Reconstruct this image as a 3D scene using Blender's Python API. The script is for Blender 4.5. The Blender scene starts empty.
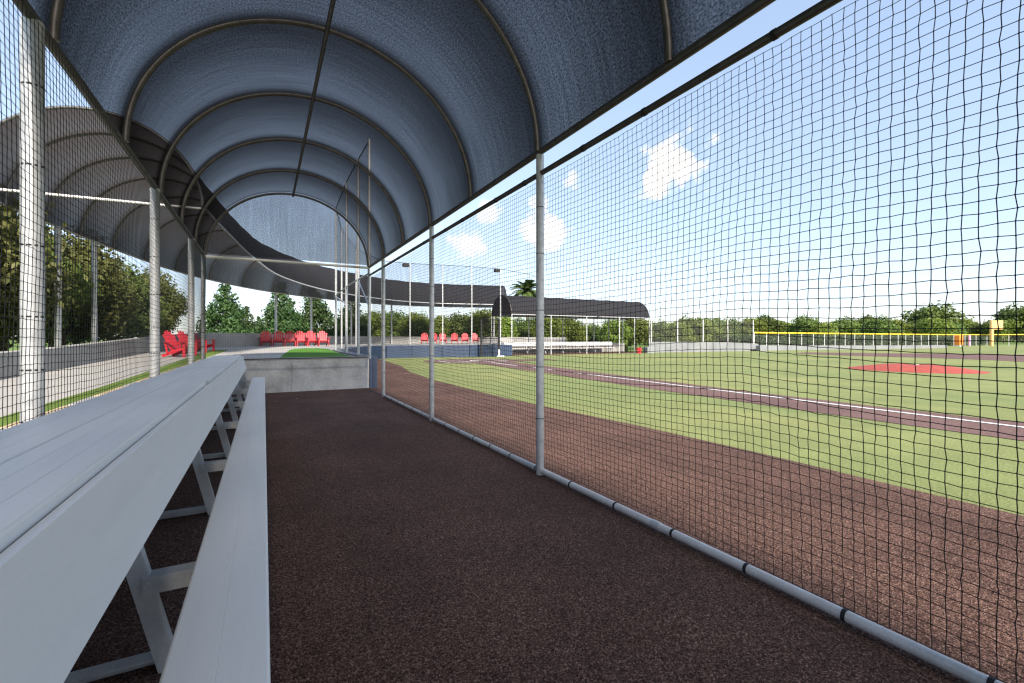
import bpy, math, random
import numpy as np
from mathutils import Vector, Matrix, noise as mnoise

random.seed(7)
rng = np.random.default_rng(7)
PI = math.pi
S = bpy.context.scene
COL = S.collection
R = math.radians

# ------------------------------------------------------------------ materials
def new_mat(name):
    m = bpy.data.materials.new(name); m.use_nodes = True
    nt = m.node_tree
    b = nt.nodes['Principled BSDF']
    return m, nt, b

def N(nt, kind, **kw):
    n = nt.nodes.new(kind)
    for k, v in kw.items():
        if k.startswith('_'):
            setattr(n, k[1:], v)
        else:
            n.inputs[k.replace('__', ' ')].default_value = v
    return n

def ramp(nt, stops):
    n = nt.nodes.new('ShaderNodeValToRGB')
    el = n.color_ramp.elements
    while len(el) < len(stops): el.new(0.5)
    for e, (p, c) in zip(el, stops):
        e.position = p
        e.color = (c[0], c[1], c[2], 1) if hasattr(c, '__len__') else (c, c, c, 1)
    return n

def coords(nt, scale=(1, 1, 1), which='Object'):
    tc = nt.nodes.new('ShaderNodeTexCoord')
    mp = nt.nodes.new('ShaderNodeMapping')
    mp.inputs['Scale'].default_value = scale
    nt.links.new(tc.outputs[which], mp.inputs['Vector'])
    return mp.outputs['Vector']

def noise_mat(name, cols, scale=8.0, rough=0.6, metal=0.0, bump=0.0, detail=5.0, stretch=(1, 1, 1),
              fine=None, spec=0.5, bump_scale=None, bump_dist=0.01):
    """base colour from a noise ramp, optional second fine noise multiplied in, optional bump"""
    m, nt, b = new_mat(name)
    v = coords(nt, stretch)
    n = N(nt, 'ShaderNodeTexNoise', Scale=scale, Detail=detail, Roughness=0.6)
    nt.links.new(v, n.inputs['Vector'])
    rp = ramp(nt, [(0.3 + 0.4 * i / (len(cols) - 1), c) for i, c in enumerate(cols)])
    nt.links.new(n.outputs['Fac'], rp.inputs['Fac'])
    out = rp.outputs['Color']
    if fine:
        n2 = N(nt, 'ShaderNodeTexNoise', Scale=fine[0], Detail=3.0, Roughness=0.7)
        nt.links.new(v, n2.inputs['Vector'])
        r2 = ramp(nt, [(0.3, fine[1]), (0.7, fine[2])])
        nt.links.new(n2.outputs['Fac'], r2.inputs['Fac'])
        mx = nt.nodes.new('ShaderNodeMix'); mx.data_type = 'RGBA'; mx.blend_type = 'MULTIPLY'
        mx.inputs['Factor'].default_value = 1.0
        nt.links.new(out, mx.inputs['A']); nt.links.new(r2.outputs['Color'], mx.inputs['B'])
        out = mx.outputs['Result']
    nt.links.new(out, b.inputs['Base Color'])
    b.inputs['Roughness'].default_value = rough
    b.inputs['Metallic'].default_value = metal
    b.inputs['Specular IOR Level'].default_value = spec
    if bump:
        nb = N(nt, 'ShaderNodeTexNoise', Scale=bump_scale or scale * 4, Detail=4.0)
        nt.links.new(v, nb.inputs['Vector'])
        bp = N(nt, 'ShaderNodeBump', Strength=bump, Distance=bump_dist)
        nt.links.new(nb.outputs['Fac'], bp.inputs['Height'])
        nt.links.new(bp.outputs['Normal'], b.inputs['Normal'])
    return m

M = {}
M['steel'] = noise_mat('galvanised_steel', [(.44, .45, .46), (.56, .57, .58), (.66, .66, .66)], scale=14, rough=.45, metal=.35, bump=.05, fine=(120, .88, 1.05))
M['pipe_dark'] = noise_mat('weathered_pipe', [(.07, .066, .062), (.13, .122, .115)], scale=10, rough=.5, metal=.5)
M['rail'] = noise_mat('bare_rail_pipe', [(.66, .65, .63), (.80, .79, .77)], scale=9, rough=.42, metal=.12, fine=(90, .85, 1.05))
M['alu'] = noise_mat('anodised_aluminium', [(.78, .79, .795), (.81, .82, .825), (.84, .845, .85)], scale=2.2, rough=.52, metal=.10, stretch=(6, .5, 6), fine=(60, .97, 1.02), bump=.012)
M['alu_leg'] = noise_mat('mill_aluminium', [(.48, .50, .53), (.62, .64, .66)], scale=7, rough=.38, metal=.45, fine=(70, .9, 1.05))
M['black'] = noise_mat('black_cord', [(.012, .012, .014), (.03, .03, .032)], scale=20, rough=.8)
M['net'] = noise_mat('black_net_twine', [(.010, .011, .013), (.022, .023, .026)], scale=30, rough=.75, spec=.3)
M['concrete'] = noise_mat('cast_concrete', [(.30, .30, .29), (.42, .42, .41), (.50, .50, .48)], scale=1.6, rough=.85, detail=9, bump=.25, fine=(35, .82, 1.08), bump_scale=60)
M['paving'] = noise_mat('concrete_paving', [(.34, .33, .31), (.42, .41, .385)], scale=.8, rough=.85, detail=8, bump=.1, fine=(40, .85, 1.05), bump_scale=80)
M['pipe_grey'] = noise_mat('grey_hoop_pipe', [(.13, .128, .125), (.19, .187, .18)], scale=10, rough=.5, metal=.2)
M['wall_conc'] = noise_mat('weathered_wall_concrete', [(.24, .24, .24), (.33, .33, .32), (.39, .385, .37)], scale=.9, rough=.85, detail=9, fine=(14, .82, 1.08), bump=.2, bump_scale=50)
M['block_conc'] = noise_mat('pale_block_concrete', [(.36, .36, .35), (.54, .54, .53), (.64, .64, .62)], scale=2.4, rough=.85, detail=10, bump=.25, fine=(30, .80, 1.08), bump_scale=60)
M['white_conc'] = noise_mat('pale_painted_concrete', [(.17, .18, .19), (.235, .245, .255)], scale=.7, rough=.8, detail=6, fine=(8, .88, 1.05))
M['cap'] = noise_mat('tan_coping_stone', [(.40, .31, .20), (.55, .44, .30)], scale=5, rough=.85, bump=.4, fine=(45, .8, 1.08))
M['cap_grey'] = noise_mat('grey_coping_stone', [(.28, .28, .29), (.42, .41, .40)], scale=5, rough=.85, bump=.4, fine=(45, .8, 1.08))
M['navy'] = noise_mat('navy_vinyl_pad', [(.018, .035, .075), (.028, .05, .10)], scale=1.2, rough=.5, bump=.05)
M['red'] = noise_mat('red_plastic', [(.50, .02, .035), (.62, .035, .05)], scale=3, rough=.45)
M['mound'] = noise_mat('red_mound_turf', [(.30, .05, .035), (.40, .075, .05)], scale=3, rough=.9, fine=(60, .8, 1.1))
M['white'] = noise_mat('white_marking', [(.70, .70, .68), (.82, .82, .80)], scale=6, rough=.8)
M['yellow'] = noise_mat('yellow_cap', [(.75, .50, .02), (.85, .60, .03)], scale=2, rough=.5)
M['orange'] = noise_mat('orange_vinyl', [(.80, .20, .02), (.90, .28, .03)], scale=1.2, rough=.5)
M['poleorange'] = noise_mat('orange_yellow_paint', [(.78, .46, .16), (.85, .54, .22)], scale=2, rough=.5)
M['lilac'] = noise_mat('lilac_paint', [(.45, .32, .55), (.55, .42, .62)], scale=2, rough=.5)
M['bark'] = noise_mat('bark', [(.07, .05, .035), (.16, .12, .09)], scale=6, rough=.9, stretch=(1, 1, .2), bump=.4)
M['dark_green'] = noise_mat('windscreen_green', [(.02, .05, .035), (.04, .08, .05)], scale=2, rough=.8)

def turf_mat(name, cols, fine, patch=None, rough=.95, bumpd=.006):
    m, nt, b = new_mat(name)
    v = coords(nt)
    n1 = N(nt, 'ShaderNodeTexNoise', Scale=fine, Detail=2.0, Roughness=.7)
    nt.links.new(v, n1.inputs['Vector'])
    rp = ramp(nt, [(.34, cols[0]), (.5, cols[1]), (.6, cols[2]), (.70, cols[3])])
    nt.links.new(n1.outputs['Fac'], rp.inputs['Fac'])
    out = rp.outputs['Color']
    for (sc, lo, hi, st) in (patch or []):
        mp = nt.nodes.new('ShaderNodeMapping'); mp.inputs['Scale'].default_value = st
        nt.links.new(v, mp.inputs['Vector'])
        n2 = N(nt, 'ShaderNodeTexNoise', Scale=sc, Detail=4.0)
        nt.links.new(mp.outputs['Vector'], n2.inputs['Vector'])
        r2 = ramp(nt, [(.35, lo), (.65, hi)])
        nt.links.new(n2.outputs['Fac'], r2.inputs['Fac'])
        mx = nt.nodes.new('ShaderNodeMix'); mx.data_type = 'RGBA'; mx.blend_type = 'MULTIPLY'
        mx.inputs['Factor'].default_value = 1
        nt.links.new(out, mx.inputs['A']); nt.links.new(r2.outputs['Color'], mx.inputs['B'])
        out = mx.outputs['Result']
    nt.links.new(out, b.inputs['Base Color'])
    b.inputs['Roughness'].default_value = rough
    b.inputs['Specular IOR Level'].default_value = .2
    bp = N(nt, 'ShaderNodeBump', Strength=.8, Distance=bumpd)
    nt.links.new(n1.outputs['Fac'], bp.inputs['Height'])
    nt.links.new(bp.outputs['Normal'], b.inputs['Normal'])
    return m

M['brown'] = turf_mat('brown_turf', [(.015, .008, .0065), (.088, .047, .037), (.18, .107, .086), (.40, .28, .22)], 120,
                      [(1.1, (.82, .80, .80), (1.15, 1.12, 1.1), (1, 1, 1)), (.5, .9, 1.1, (3, .3, 1))])
M['fibre'] = turf_mat('brown_turf_fibre', [(.045, .025, .019), (.125, .076, .060), (.24, .158, .128), (.42, .31, .255)], 150)
M['dirt'] = turf_mat('brown_base_path_turf', [(.095, .056, .051), (.14, .084, .075), (.185, .113, .102), (.23, .148, .13)], 60, [(.6, .85, 1.12, (1, 1, 1))])
M['field'] = turf_mat('green_field_turf', [(.145, .175, .065), (.20, .226, .086), (.24, .262, .108), (.285, .30, .135)], 40,
                      [(.16, (.86, .92, .88), (1.14, 1.08, 1.08), (1, 1, 1)), (.9, .93, 1.06, (1, 1, 1)), (.35, (.93, .96, .95), (1.06, 1.03, 1.0), (2.2, .05, 1)), (2.5, .94, 1.05, (1, 1, 1))], bumpd=.012)
M['plazaturf'] = turf_mat('bright_green_turf', [(.045, .13, .012), (.075, .20, .02), (.10, .25, .03), (.13, .29, .045)], 50, [(1.2, .85, 1.1, (1, 1, 1))])
M['grass'] = turf_mat('lawn_grass', [(.08, .13, .02), (.12, .19, .035), (.15, .22, .05), (.19, .26, .065)], 30, [(.3, .8, 1.15, (1, 1, 1))])

def fabric_mat(name, clear=.112, streak=(26, 1.1), diff=(.008, .008, .009), tl=(.007, .006, .006), shade_bands=True, contrast=(.72, 1.25)):
    """knitted shade cloth: open holes let the sky through, threads scatter a little light"""
    m, nt, b = new_mat(name)
    nt.nodes.remove(b)
    out = nt.nodes['Material Output']
    uv = nt.nodes.new('ShaderNodeUVMap')
    def nz(sx, sy, detail):
        mp = nt.nodes.new('ShaderNodeMapping'); mp.inputs['Scale'].default_value = (sx, sy, 1)
        nt.links.new(uv.outputs['UV'], mp.inputs['Vector'])
        n = N(nt, 'ShaderNodeTexNoise', Scale=1.0, Detail=detail, Roughness=.65)
        nt.links.new(mp.outputs['Vector'], n.inputs['Vector'])
        return n.outputs['Fac']
    a = nz(streak[0], streak[1], 4); c = nz(55, 60, 3); big = nz(.9, .5, 3)
    def mul(x, lo, hi, y=None):
        mr = N(nt, 'ShaderNodeMapRange'); mr.inputs['From Min'].default_value = .3; mr.inputs['From Max'].default_value = .7
        mr.inputs['To Min'].default_value = lo; mr.inputs['To Max'].default_value = hi
        nt.links.new(x, mr.inputs['Value'])
        if y is None: return mr.outputs['Result']
        mm = nt.nodes.new('ShaderNodeMath'); mm.operation = 'MULTIPLY'
        nt.links.new(mr.outputs['Result'], mm.inputs[0]); nt.links.new(y, mm.inputs[1])
        return mm.outputs['Value']
    f = mul(a, contrast[0], contrast[1])
    f = mul(c, .10, 1.90, f)
    f = mul(big, .85, 1.15, f)
    mm = nt.nodes.new('ShaderNodeMath'); mm.operation = 'MULTIPLY'; mm.inputs[1].default_value = clear
    nt.links.new(f, mm.inputs[0]); f = mm.outputs['Value']
    if shade_bands:      # painted shade bands past each rib: the cloth lets less sky through
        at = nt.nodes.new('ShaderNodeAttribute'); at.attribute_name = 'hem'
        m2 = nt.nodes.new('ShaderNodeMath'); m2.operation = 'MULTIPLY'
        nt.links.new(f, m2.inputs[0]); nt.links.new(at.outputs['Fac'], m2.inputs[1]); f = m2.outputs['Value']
    d = N(nt, 'ShaderNodeBsdfDiffuse', Color=(*diff, 1))
    t = N(nt, 'ShaderNodeBsdfTranslucent', Color=(*tl, 1))
    ad = nt.nodes.new('ShaderNodeMixShader'); ad.inputs['Fac'].default_value = .45
    nt.links.new(d.outputs[0], ad.inputs[1]); nt.links.new(t.outputs[0], ad.inputs[2])
    tr = nt.nodes.new('ShaderNodeBsdfTransparent')
    mx = nt.nodes.new('ShaderNodeMixShader')
    nt.links.new(f, mx.inputs['Fac']); nt.links.new(ad.outputs[0], mx.inputs[1]); nt.links.new(tr.outputs[0], mx.inputs[2])
    nt.links.new(mx.outputs[0], out.inputs['Surface'])
    return m
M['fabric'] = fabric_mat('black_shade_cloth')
M['fabric_end'] = fabric_mat('grey_shade_cloth_end', clear=.27, streak=(16, .8), tl=(.06,.06,.063), shade_bands=False, contrast=(.85, 1.12))
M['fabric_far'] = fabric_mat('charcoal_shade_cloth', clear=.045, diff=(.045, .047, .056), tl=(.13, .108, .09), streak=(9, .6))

def mesh_sheet_mat(name, opacity, col=(.012, .013, .016), cell=.05):
    """fine netting too far off to model strand by strand: holes are clear, twine is black"""
    m, nt, b = new_mat(name)
    nt.nodes.remove(b); out = nt.nodes['Material Output']
    uv = nt.nodes.new('ShaderNodeUVMap')
    sp = nt.nodes.new('ShaderNodeSeparateXYZ'); nt.links.new(uv.outputs['UV'], sp.inputs[0])
    res = []
    for ax in ('X', 'Y'):
        k = nt.nodes.new('ShaderNodeMath'); k.operation = 'MULTIPLY'; k.inputs[1].default_value = 1 / cell
        nt.links.new(sp.outputs[ax], k.inputs[0])
        fr = nt.nodes.new('ShaderNodeMath'); fr.operation = 'FRACT'; nt.links.new(k.outputs[0], fr.inputs[0])
        lt = nt.nodes.new('ShaderNodeMath'); lt.operation = 'LESS_THAN'; lt.inputs[1].default_value = opacity / 2
        nt.links.new(fr.outputs[0], lt.inputs[0]); res.append(lt.outputs[0])
    mxm = nt.nodes.new('ShaderNodeMath'); mxm.operation = 'MAXIMUM'
    nt.links.new(res[0], mxm.inputs[0]); nt.links.new(res[1], mxm.inputs[1])
    d = N(nt, 'ShaderNodeBsdfDiffuse', Color=(*col, 1)); t = nt.nodes.new('ShaderNodeBsdfTransparent')
    mx = nt.nodes.new('ShaderNodeMixShader')
    nt.links.new(mxm.outputs[0], mx.inputs['Fac']); nt.links.new(t.outputs[0], mx.inputs[1]); nt.links.new(d.outputs[0], mx.inputs[2])
    nt.links.new(mx.outputs[0], out.inputs['Surface'])
    return m
M['netsheet'] = mesh_sheet_mat('distant_black_netting', .19)
M['chainlink'] = mesh_sheet_mat('distant_wire_mesh', .10, (.25, .25, .25), .06)

def leaf_mat(name, cols, trans=.35):
    m, nt, b = new_mat(name)
    out = nt.nodes['Material Output']
    v = coords(nt)
    n = N(nt, 'ShaderNodeTexNoise', Scale=1.3, Detail=5.0, Roughness=.75); nt.links.new(v, n.inputs['Vector'])
    rp = ramp(nt, [(.32, cols[0]), (.5, cols[1]), (.68, cols[2])]); nt.links.new(n.outputs['Fac'], rp.inputs['Fac'])
    oi = nt.nodes.new('ShaderNodeObjectInfo')
    hs = N(nt, 'ShaderNodeHueSaturation'); nt.links.new(rp.outputs['Color'], hs.inputs['Color'])
    mr = N(nt, 'ShaderNodeMapRange'); mr.inputs['To Min'].default_value = .75; mr.inputs['To Max'].default_value = 1.25
    nt.links.new(oi.outputs['Random'], mr.inputs['Value']); nt.links.new(mr.outputs['Result'], hs.inputs['Value'])
    mr2 = N(nt, 'ShaderNodeMapRange'); mr2.inputs['To Min'].default_value = .485; mr2.inputs['To Max'].default_value = .515
    nt.links.new(oi.outputs['Random'], mr2.inputs['Value']); nt.links.new(mr2.outputs['Result'], hs.inputs['Hue'])
    nt.links.new(hs.outputs['Color'], b.inputs['Base Color'])
    b.inputs['Roughness'].default_value = .55
    b.inputs['Specular IOR Level'].default_value = .3
    t = nt.nodes.new('ShaderNodeBsdfTranslucent'); nt.links.new(hs.outputs['Color'], t.inputs['Color'])
    mx = nt.nodes.new('ShaderNodeMixShader'); mx.inputs['Fac'].default_value = trans
    nt.links.new(b.outputs[0], mx.inputs[1]); nt.links.new(t.outputs[0], mx.inputs[2])
    nt.links.new(mx.outputs[0], out.inputs['Surface'])
    return m
M['leaf'] = leaf_mat('broad_leaf', [(.075, .115, .024), (.12, .17, .038), (.175, .225, .06)])
M['leaf_light'] = leaf_mat('light_leaf', [(.11, .165, .026), (.175, .235, .04), (.24, .295, .065)])
M['leaf_dark'] = leaf_mat('dark_leaf', [(.025, .055, .016), (.045, .085, .024), (.08, .12, .036)], .25)
M['leaf_warm'] = leaf_mat('olive_leaf', [(.10, .125, .036), (.16, .18, .055), (.22, .225, .08)], .4)
M['palm'] = leaf_mat('palm_leaf', [(.07, .13, .035), (.12, .19, .05), (.18, .25, .08)], .3)

# ------------------------------------------------------------------ mesh builder
class MB:
    def __init__(s): s.v = []; s.f = []; s.uv = None; s.hem = None
    def add(s, vs, fs):
        o = len(s.v); s.v.extend([tuple(p) for p in vs]); s.f.extend([tuple(o + i for i in f) for f in fs])
    def box(s, x0, x1, y0, y1, z0, z1, b=0.0):
        if b <= 0:
            vs = [(x0,y0,z0),(x1,y0,z0),(x1,y1,z0),(x0,y1,z0),(x0,y0,z1),(x1,y0,z1),(x1,y1,z1),(x0,y1,z1)]
            s.add(vs, [(3,2,1,0),(4,5,6,7),(0,1,5,4),(1,2,6,5),(2,3,7,6),(3,0,4,7)])
        else:                                   # chamfered top and vertical edges
            def ring(i, z): return [(x0+i,y0+b,z),(x0+b,y0+i,z),(x1-b,y0+i,z),(x1-i,y0+b,z),(x1-i,y1-b,z),(x1-b,y1-i,z),(x0+b,y1-i,z),(x0+i,y1-b,z)]
            r0 = ring(0, z0); r1 = ring(0, z1-b)
            x0 += b; x1 -= b; y0 += b; y1 -= b; bb = b; b = bb * .6
            r2 = ring(0, z1)
            vs = r0 + r1 + r2; fs = []
            for k in range(8):
                n = (k+1) % 8
                fs += [(k, n, 8+n, 8+k), (8+k, 8+n, 16+n, 16+k)]
            fs += [tuple(range(7, -1, -1)), tuple(range(16, 24))]
            s.add(vs, fs)
        return s
    def tube(s, path, r, n=10, caps=True, closed=False):
        P = [Vector(p) for p in path]; rr = r if hasattr(r, '__len__') else [r] * len(P)
        base = len(s.v); up = None
        for i, p in enumerate(P):
            if closed: t = P[(i+1) % len(P)] - P[i-1]
            else: t = P[min(i+1, len(P)-1)] - P[max(i-1, 0)]
            t.normalize()
            if up is None:
                up = Vector((0, 0, 1)) if abs(t.z) < .9 else Vector((1, 0, 0))
            a = t.cross(up).normalized(); bb = a.cross(t).normalized(); up = bb
            for k in range(n):
                q = p + (a * math.cos(2*PI*k/n) + bb * math.sin(2*PI*k/n)) * rr[i]
                s.v.append(tuple(q))
        m = len(P)
        for i in range(m if closed else m - 1):
            for k in range(n):
                a0 = base + i*n + k; a1 = base + i*n + (k+1) % n
                j = (i+1) % m
                b0 = base + j*n + k; b1 = base + j*n + (k+1) % n
                s.f.append((a0, a1, b1, b0))
        if caps and not closed:
            s.f.append(tuple(base + k for k in range(n-1, -1, -1)))
            s.f.append(tuple(base + (m-1)*n + k for k in range(n)))
        return s
    def prism(s, poly, z0, z1):
        """closed polygon (x, y[, ztop]) extruded from z0 up to z1"""
        n = len(poly)
        vs = [(p[0], p[1], z0) for p in poly] + [(p[0], p[1], z1 if len(p) < 3 else p[2]) for p in poly]
        fs = [tuple(range(n-1, -1, -1)), tuple(range(n, 2*n))] + [(i, (i+1) % n, n + (i+1) % n, n + i) for i in range(n)]
        s.add(vs, fs); return s
    def extrude_y(s, prof, y0, y1):
        """profile in x,z (counter-clockwise seen from -y) extruded along y"""
        n = len(prof)
        vs = [(x, y0, z) for x, z in prof] + [(x, y1, z) for x, z in prof]
        fs = [tuple(range(n)), tuple(range(2*n-1, n-1, -1))] + [((i+1) % n, i, n+i, n+(i+1) % n) for i in range(n)]
        s.add(vs, fs); return s
    def sheet(s, pts):
        s.add(pts, [tuple(range(len(pts)))]); return s
    def bar(s, a, b, w, h, up=(0, 0, 1)):
        """rectangular bar from a to b, width w across, height h along up"""
        a = Vector(a); b = Vector(b); t = (b - a).normalized(); u = Vector(up)
        c = t.cross(u).normalized(); u = c.cross(t).normalized()
        vs = []
        for p in (a, b):
            for (i, j) in ((-1, -1), (1, -1), (1, 1), (-1, 1)):
                vs.append(p + c * (i*w/2) + u * (j*h/2))
        s.add(vs, [(3,2,1,0),(4,5,6,7),(0,1,5,4),(1,2,6,5),(2,3,7,6),(3,0,4,7)]); return s
    def build(s, name, mat, parent=None, smooth=None, local=False):
        me = bpy.data.meshes.new(name)
        v = s.v
        if parent is not None and not local:
            L = world_loc(parent); v = [(a - L.x, b - L.y, c - L.z) for a, b, c in v]
        me.from_pydata(v, [], s.f); me.validate(); me.update()
        if s.uv is not None:
            l = me.uv_layers.new(name='UVMap')
            for poly in me.polygons:
                for li in poly.loop_indices:
                    l.data[li].uv = s.uv[me.loops[li].vertex_index]
        if s.hem is not None:
            at = me.attributes.new('hem', 'FLOAT', 'POINT'); at.data.foreach_set('value', np.array(s.hem, dtype=np.float32))
        if smooth is not None:
            me.shade_smooth(); me.set_sharp_from_angle(angle=R(smooth))
        me.materials.append(mat)
        o = bpy.data.objects.new(name, me); COL.objects.link(o)
        if parent is not None: o.parent = parent
        return o

def world_loc(o):
    L = Vector(o.location)
    while o.parent is not None:
        o = o.parent; L += o.location
    return L

def tag(o, label, cat, group=None, kind=None):
    o['label'] = label; o['category'] = cat
    if group: o['group'] = group
    if kind: o['kind'] = kind
    return o

def thing(name, label, cat, loc=(0, 0, 0), rz=0, group=None):
    o = bpy.data.objects.new(name, None); COL.objects.link(o); o.location = loc; o.rotation_euler = (0, 0, rz)
    o.empty_display_size = .2
    return tag(o, label, cat, group)

def struct(name, mb, mat, smooth=None):
    o = mb.build(name, mat, None, smooth); o['kind'] = 'structure'; return o

def dup(root, loc, rz=0, label=None, scale=None):
    def cp(o, par):
        c = o.copy(); COL.objects.link(c)
        if par is not None: c.parent = par
        for ch in o.children: cp(ch, c)
        return c
    kids = list(root.children)
    r = root.copy(); COL.objects.link(r)
    for ch in kids: cp(ch, r)
    r.location = loc; r.rotation_euler = (0, 0, rz)
    if scale: r.scale = scale
    if label: r['label'] = label
    return r

def np_mesh(name, V, F, mat, parent=None, smooth=False):
    """fast build: V (n,3) world coords, F (m,k) constant-size faces"""
    me = bpy.data.meshes.new(name)
    V = np.asarray(V, dtype=np.float32)
    if parent is not None:
        L = world_loc(parent); V = V - np.array([L.x, L.y, L.z], dtype=np.float32)
    F = np.asarray(F, dtype=np.int32); k = F.shape[1]
    me.vertices.add(len(V)); me.vertices.foreach_set('co', V.ravel())
    me.loops.add(F.size); me.loops.foreach_set('vertex_index', F.ravel())
    me.polygons.add(len(F)); me.polygons.foreach_set('loop_start', np.arange(0, F.size, k, dtype=np.int32))
    me.polygons.foreach_set('loop_total', np.full(len(F), k, dtype=np.int32))
    me.update(calc_edges=True); me.validate()
    if smooth: me.shade_smooth()
    me.materials.append(mat)
    o = bpy.data.objects.new(name, me); COL.objects.link(o)
    if parent is not None: o.parent = parent
    return o

# ------------------------------------------------------------------ camera, sky, sun
YAW = math.atan(248 / 455.1)
cam_d = bpy.data.cameras.new('camera'); cam = bpy.data.objects.new('camera', cam_d); COL.objects.link(cam)
cam_d.sensor_width = 36; cam_d.lens = 16.0; cam_d.clip_start = .02; cam_d.clip_end = 3000
cam.location = (0, 0, 1.33); cam.rotation_euler = (R(90), 0, -YAW)
cam_d.shift_y = -3.5 / 1024
S.camera = cam
RIGHT = Vector((math.cos(YAW), -math.sin(YAW), 0)); FWD = Vector((math.sin(YAW), math.cos(YAW), 0))

SUN_EL = R(34); SUN_AZ = R(-178)      # azimuth measured from +Y towards +X: low sun to the left and a little ahead
sun_dir = Vector((math.sin(SUN_AZ) * math.cos(SUN_EL), math.cos(SUN_AZ) * math.cos(SUN_EL), math.sin(SUN_EL)))
sd = bpy.data.lights.new('sun', 'SUN'); sd.energy = 2.0; sd.angle = R(7); sd.color = (1, .90, .78)
so = bpy.data.objects.new('sun', sd); COL.objects.link(so); so.location = (-30, 20, 30)
so.rotation_euler = (-sun_dir).to_track_quat('-Z', 'Y').to_euler()

W = bpy.data.worlds.new('World'); S.world = W; W.use_nodes = True
wn = W.node_tree; bg = wn.nodes['Background']
sky = wn.nodes.new('ShaderNodeTexSky'); sky.sky_type = 'NISHITA'; sky.sun_disc = False
sky.sun_elevation = SUN_EL; sky.sun_rotation = SUN_AZ; sky.air_density = 1.0; sky.dust_density = .4; sky.ozone_density = 2.0
bg.inputs['Strength'].default_value = .10
# a few small cumulus far off in the sky, placed by direction
tc = wn.nodes.new('ShaderNodeTexCoord')
nzc = N(wn, 'ShaderNodeTexNoise', Scale=20.0, Detail=6.0, Roughness=.55); wn.links.new(tc.outputs['Generated'], nzc.inputs['Vector'])
def skydir(r, u): return (FWD + RIGHT * r + Vector((0, 0, u))).normalized()
clouds = [(.352, .375, .058, .85), (.375, .355, .035, .8), (.075, .232, .042, .95), (.135, .352, .020, .5), (-.098, .208, .034, .7), (-.055, .280, .026, .5), (.06, .30, .018, .4)]
acc = None
for (r, u, rad, op) in clouds:
    d = skydir(r, u)
    vm = wn.nodes.new('ShaderNodeVectorMath'); vm.operation = 'DISTANCE'; vm.inputs[1].default_value = d
    wn.links.new(tc.outputs['Generated'], vm.inputs[0])
    dv = wn.nodes.new('ShaderNodeMath'); dv.operation = 'DIVIDE'; dv.inputs[1].default_value = rad
    wn.links.new(vm.outputs['Value'], dv.inputs[0])
    ns = wn.nodes.new('ShaderNodeMath'); ns.operation = 'MULTIPLY_ADD'; ns.inputs[1].default_value = -3.2; ns.inputs[2].default_value = 1.6
    wn.links.new(nzc.outputs['Fac'], ns.inputs[0])
    ad = wn.nodes.new('ShaderNodeMath'); ad.operation = 'ADD'; wn.links.new(dv.outputs[0], ad.inputs[0]); wn.links.new(ns.outputs[0], ad.inputs[1])
    mr = N(wn, 'ShaderNodeMapRange'); mr.interpolation_type = 'SMOOTHSTEP'
    mr.inputs['From Min'].default_value = 1.15; mr.inputs['From Max'].default_value = .45
    mr.inputs['To Min'].default_value = 0; mr.inputs['To Max'].default_value = op
    wn.links.new(ad.outputs[0], mr.inputs['Value'])
    if acc is None: acc = mr.outputs['Result']
    else:
        mxm = wn.nodes.new('ShaderNodeMath'); mxm.operation = 'MAXIMUM'
        wn.links.new(acc, mxm.inputs[0]); wn.links.new(mr.outputs['Result'], mxm.inputs[1]); acc = mxm.outputs[0]
cm = wn.nodes.new('ShaderNodeMix'); cm.data_type = 'RGBA'
tint = wn.nodes.new('ShaderNodeMix'); tint.data_type = 'RGBA'; tint.blend_type = 'MULTIPLY'; tint.inputs['Factor'].default_value = 1
tint.inputs['B'].default_value = (1.0, 1.03, 1.12, 1)
gam = wn.nodes.new('ShaderNodeGamma'); gam.inputs['Gamma'].default_value = .52
wn.links.new(sky.outputs['Color'], gam.inputs['Color']); wn.links.new(gam.outputs['Color'], tint.inputs['A'])
wn.links.new(acc, cm.inputs['Factor']); wn.links.new(tint.outputs['Result'], cm.inputs['A'])
cm.inputs['B'].default_value = (3.6, 3.35, 3.1, 1)
wn.links.new(cm.outputs['Result'], bg.inputs['Color'])

S.view_settings.view_transform = 'Standard'; S.view_settings.look = 'None'; S.view_settings.gamma = 1
S.view_settings.exposure = 2.32
S.cycles.max_bounces = 8; S.cycles.transparent_max_bounces = 24; S.cycles.diffuse_bounces = 4
S.cycles.use_denoising = True; S.cycles.denoising_input_passes = 'RGB_ALBEDO_NORMAL'; S.cycles.denoising_prefilter = 'ACCURATE'; S.cycles.use_adaptive_sampling = False; S.cycles.caustics_reflective = False; S.cycles.caustics_refractive = False
S.cycles.filter_width = 1.3

# ------------------------------------------------------------------ the ground
def flat(name, pts, z, mat):
    m = MB(); m.sheet([(x, y, z) for x, y in pts]); return struct(name, m, mat)
flat('ground', [(-900, -900), (900, -900), (900, 900), (-900, 900)], -.03, M['grass'])
flat('field_turf', [(4.2, -60), (128, -60), (128, 31), (2, 31), (2, 11)], 0, M['field'])
# brown warning track turf, inside and outside the dugout
edge = [(4.97, -14), (4.97, 1.2), (5.02, 3.2), (4.99, 5.1), (4.80, 7.2), (4.68, 9.2), (4.70, 13.8), (5.0, 17.5), (5.71, 21.5), (6.1, 25.9)]
flat('brown_turf', [(-1.3, -14)] + edge + [(6.4, 30.4), (2.0, 30.4), (2.0, 13), (-1.3, 13)], .004, M['brown'])
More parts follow.
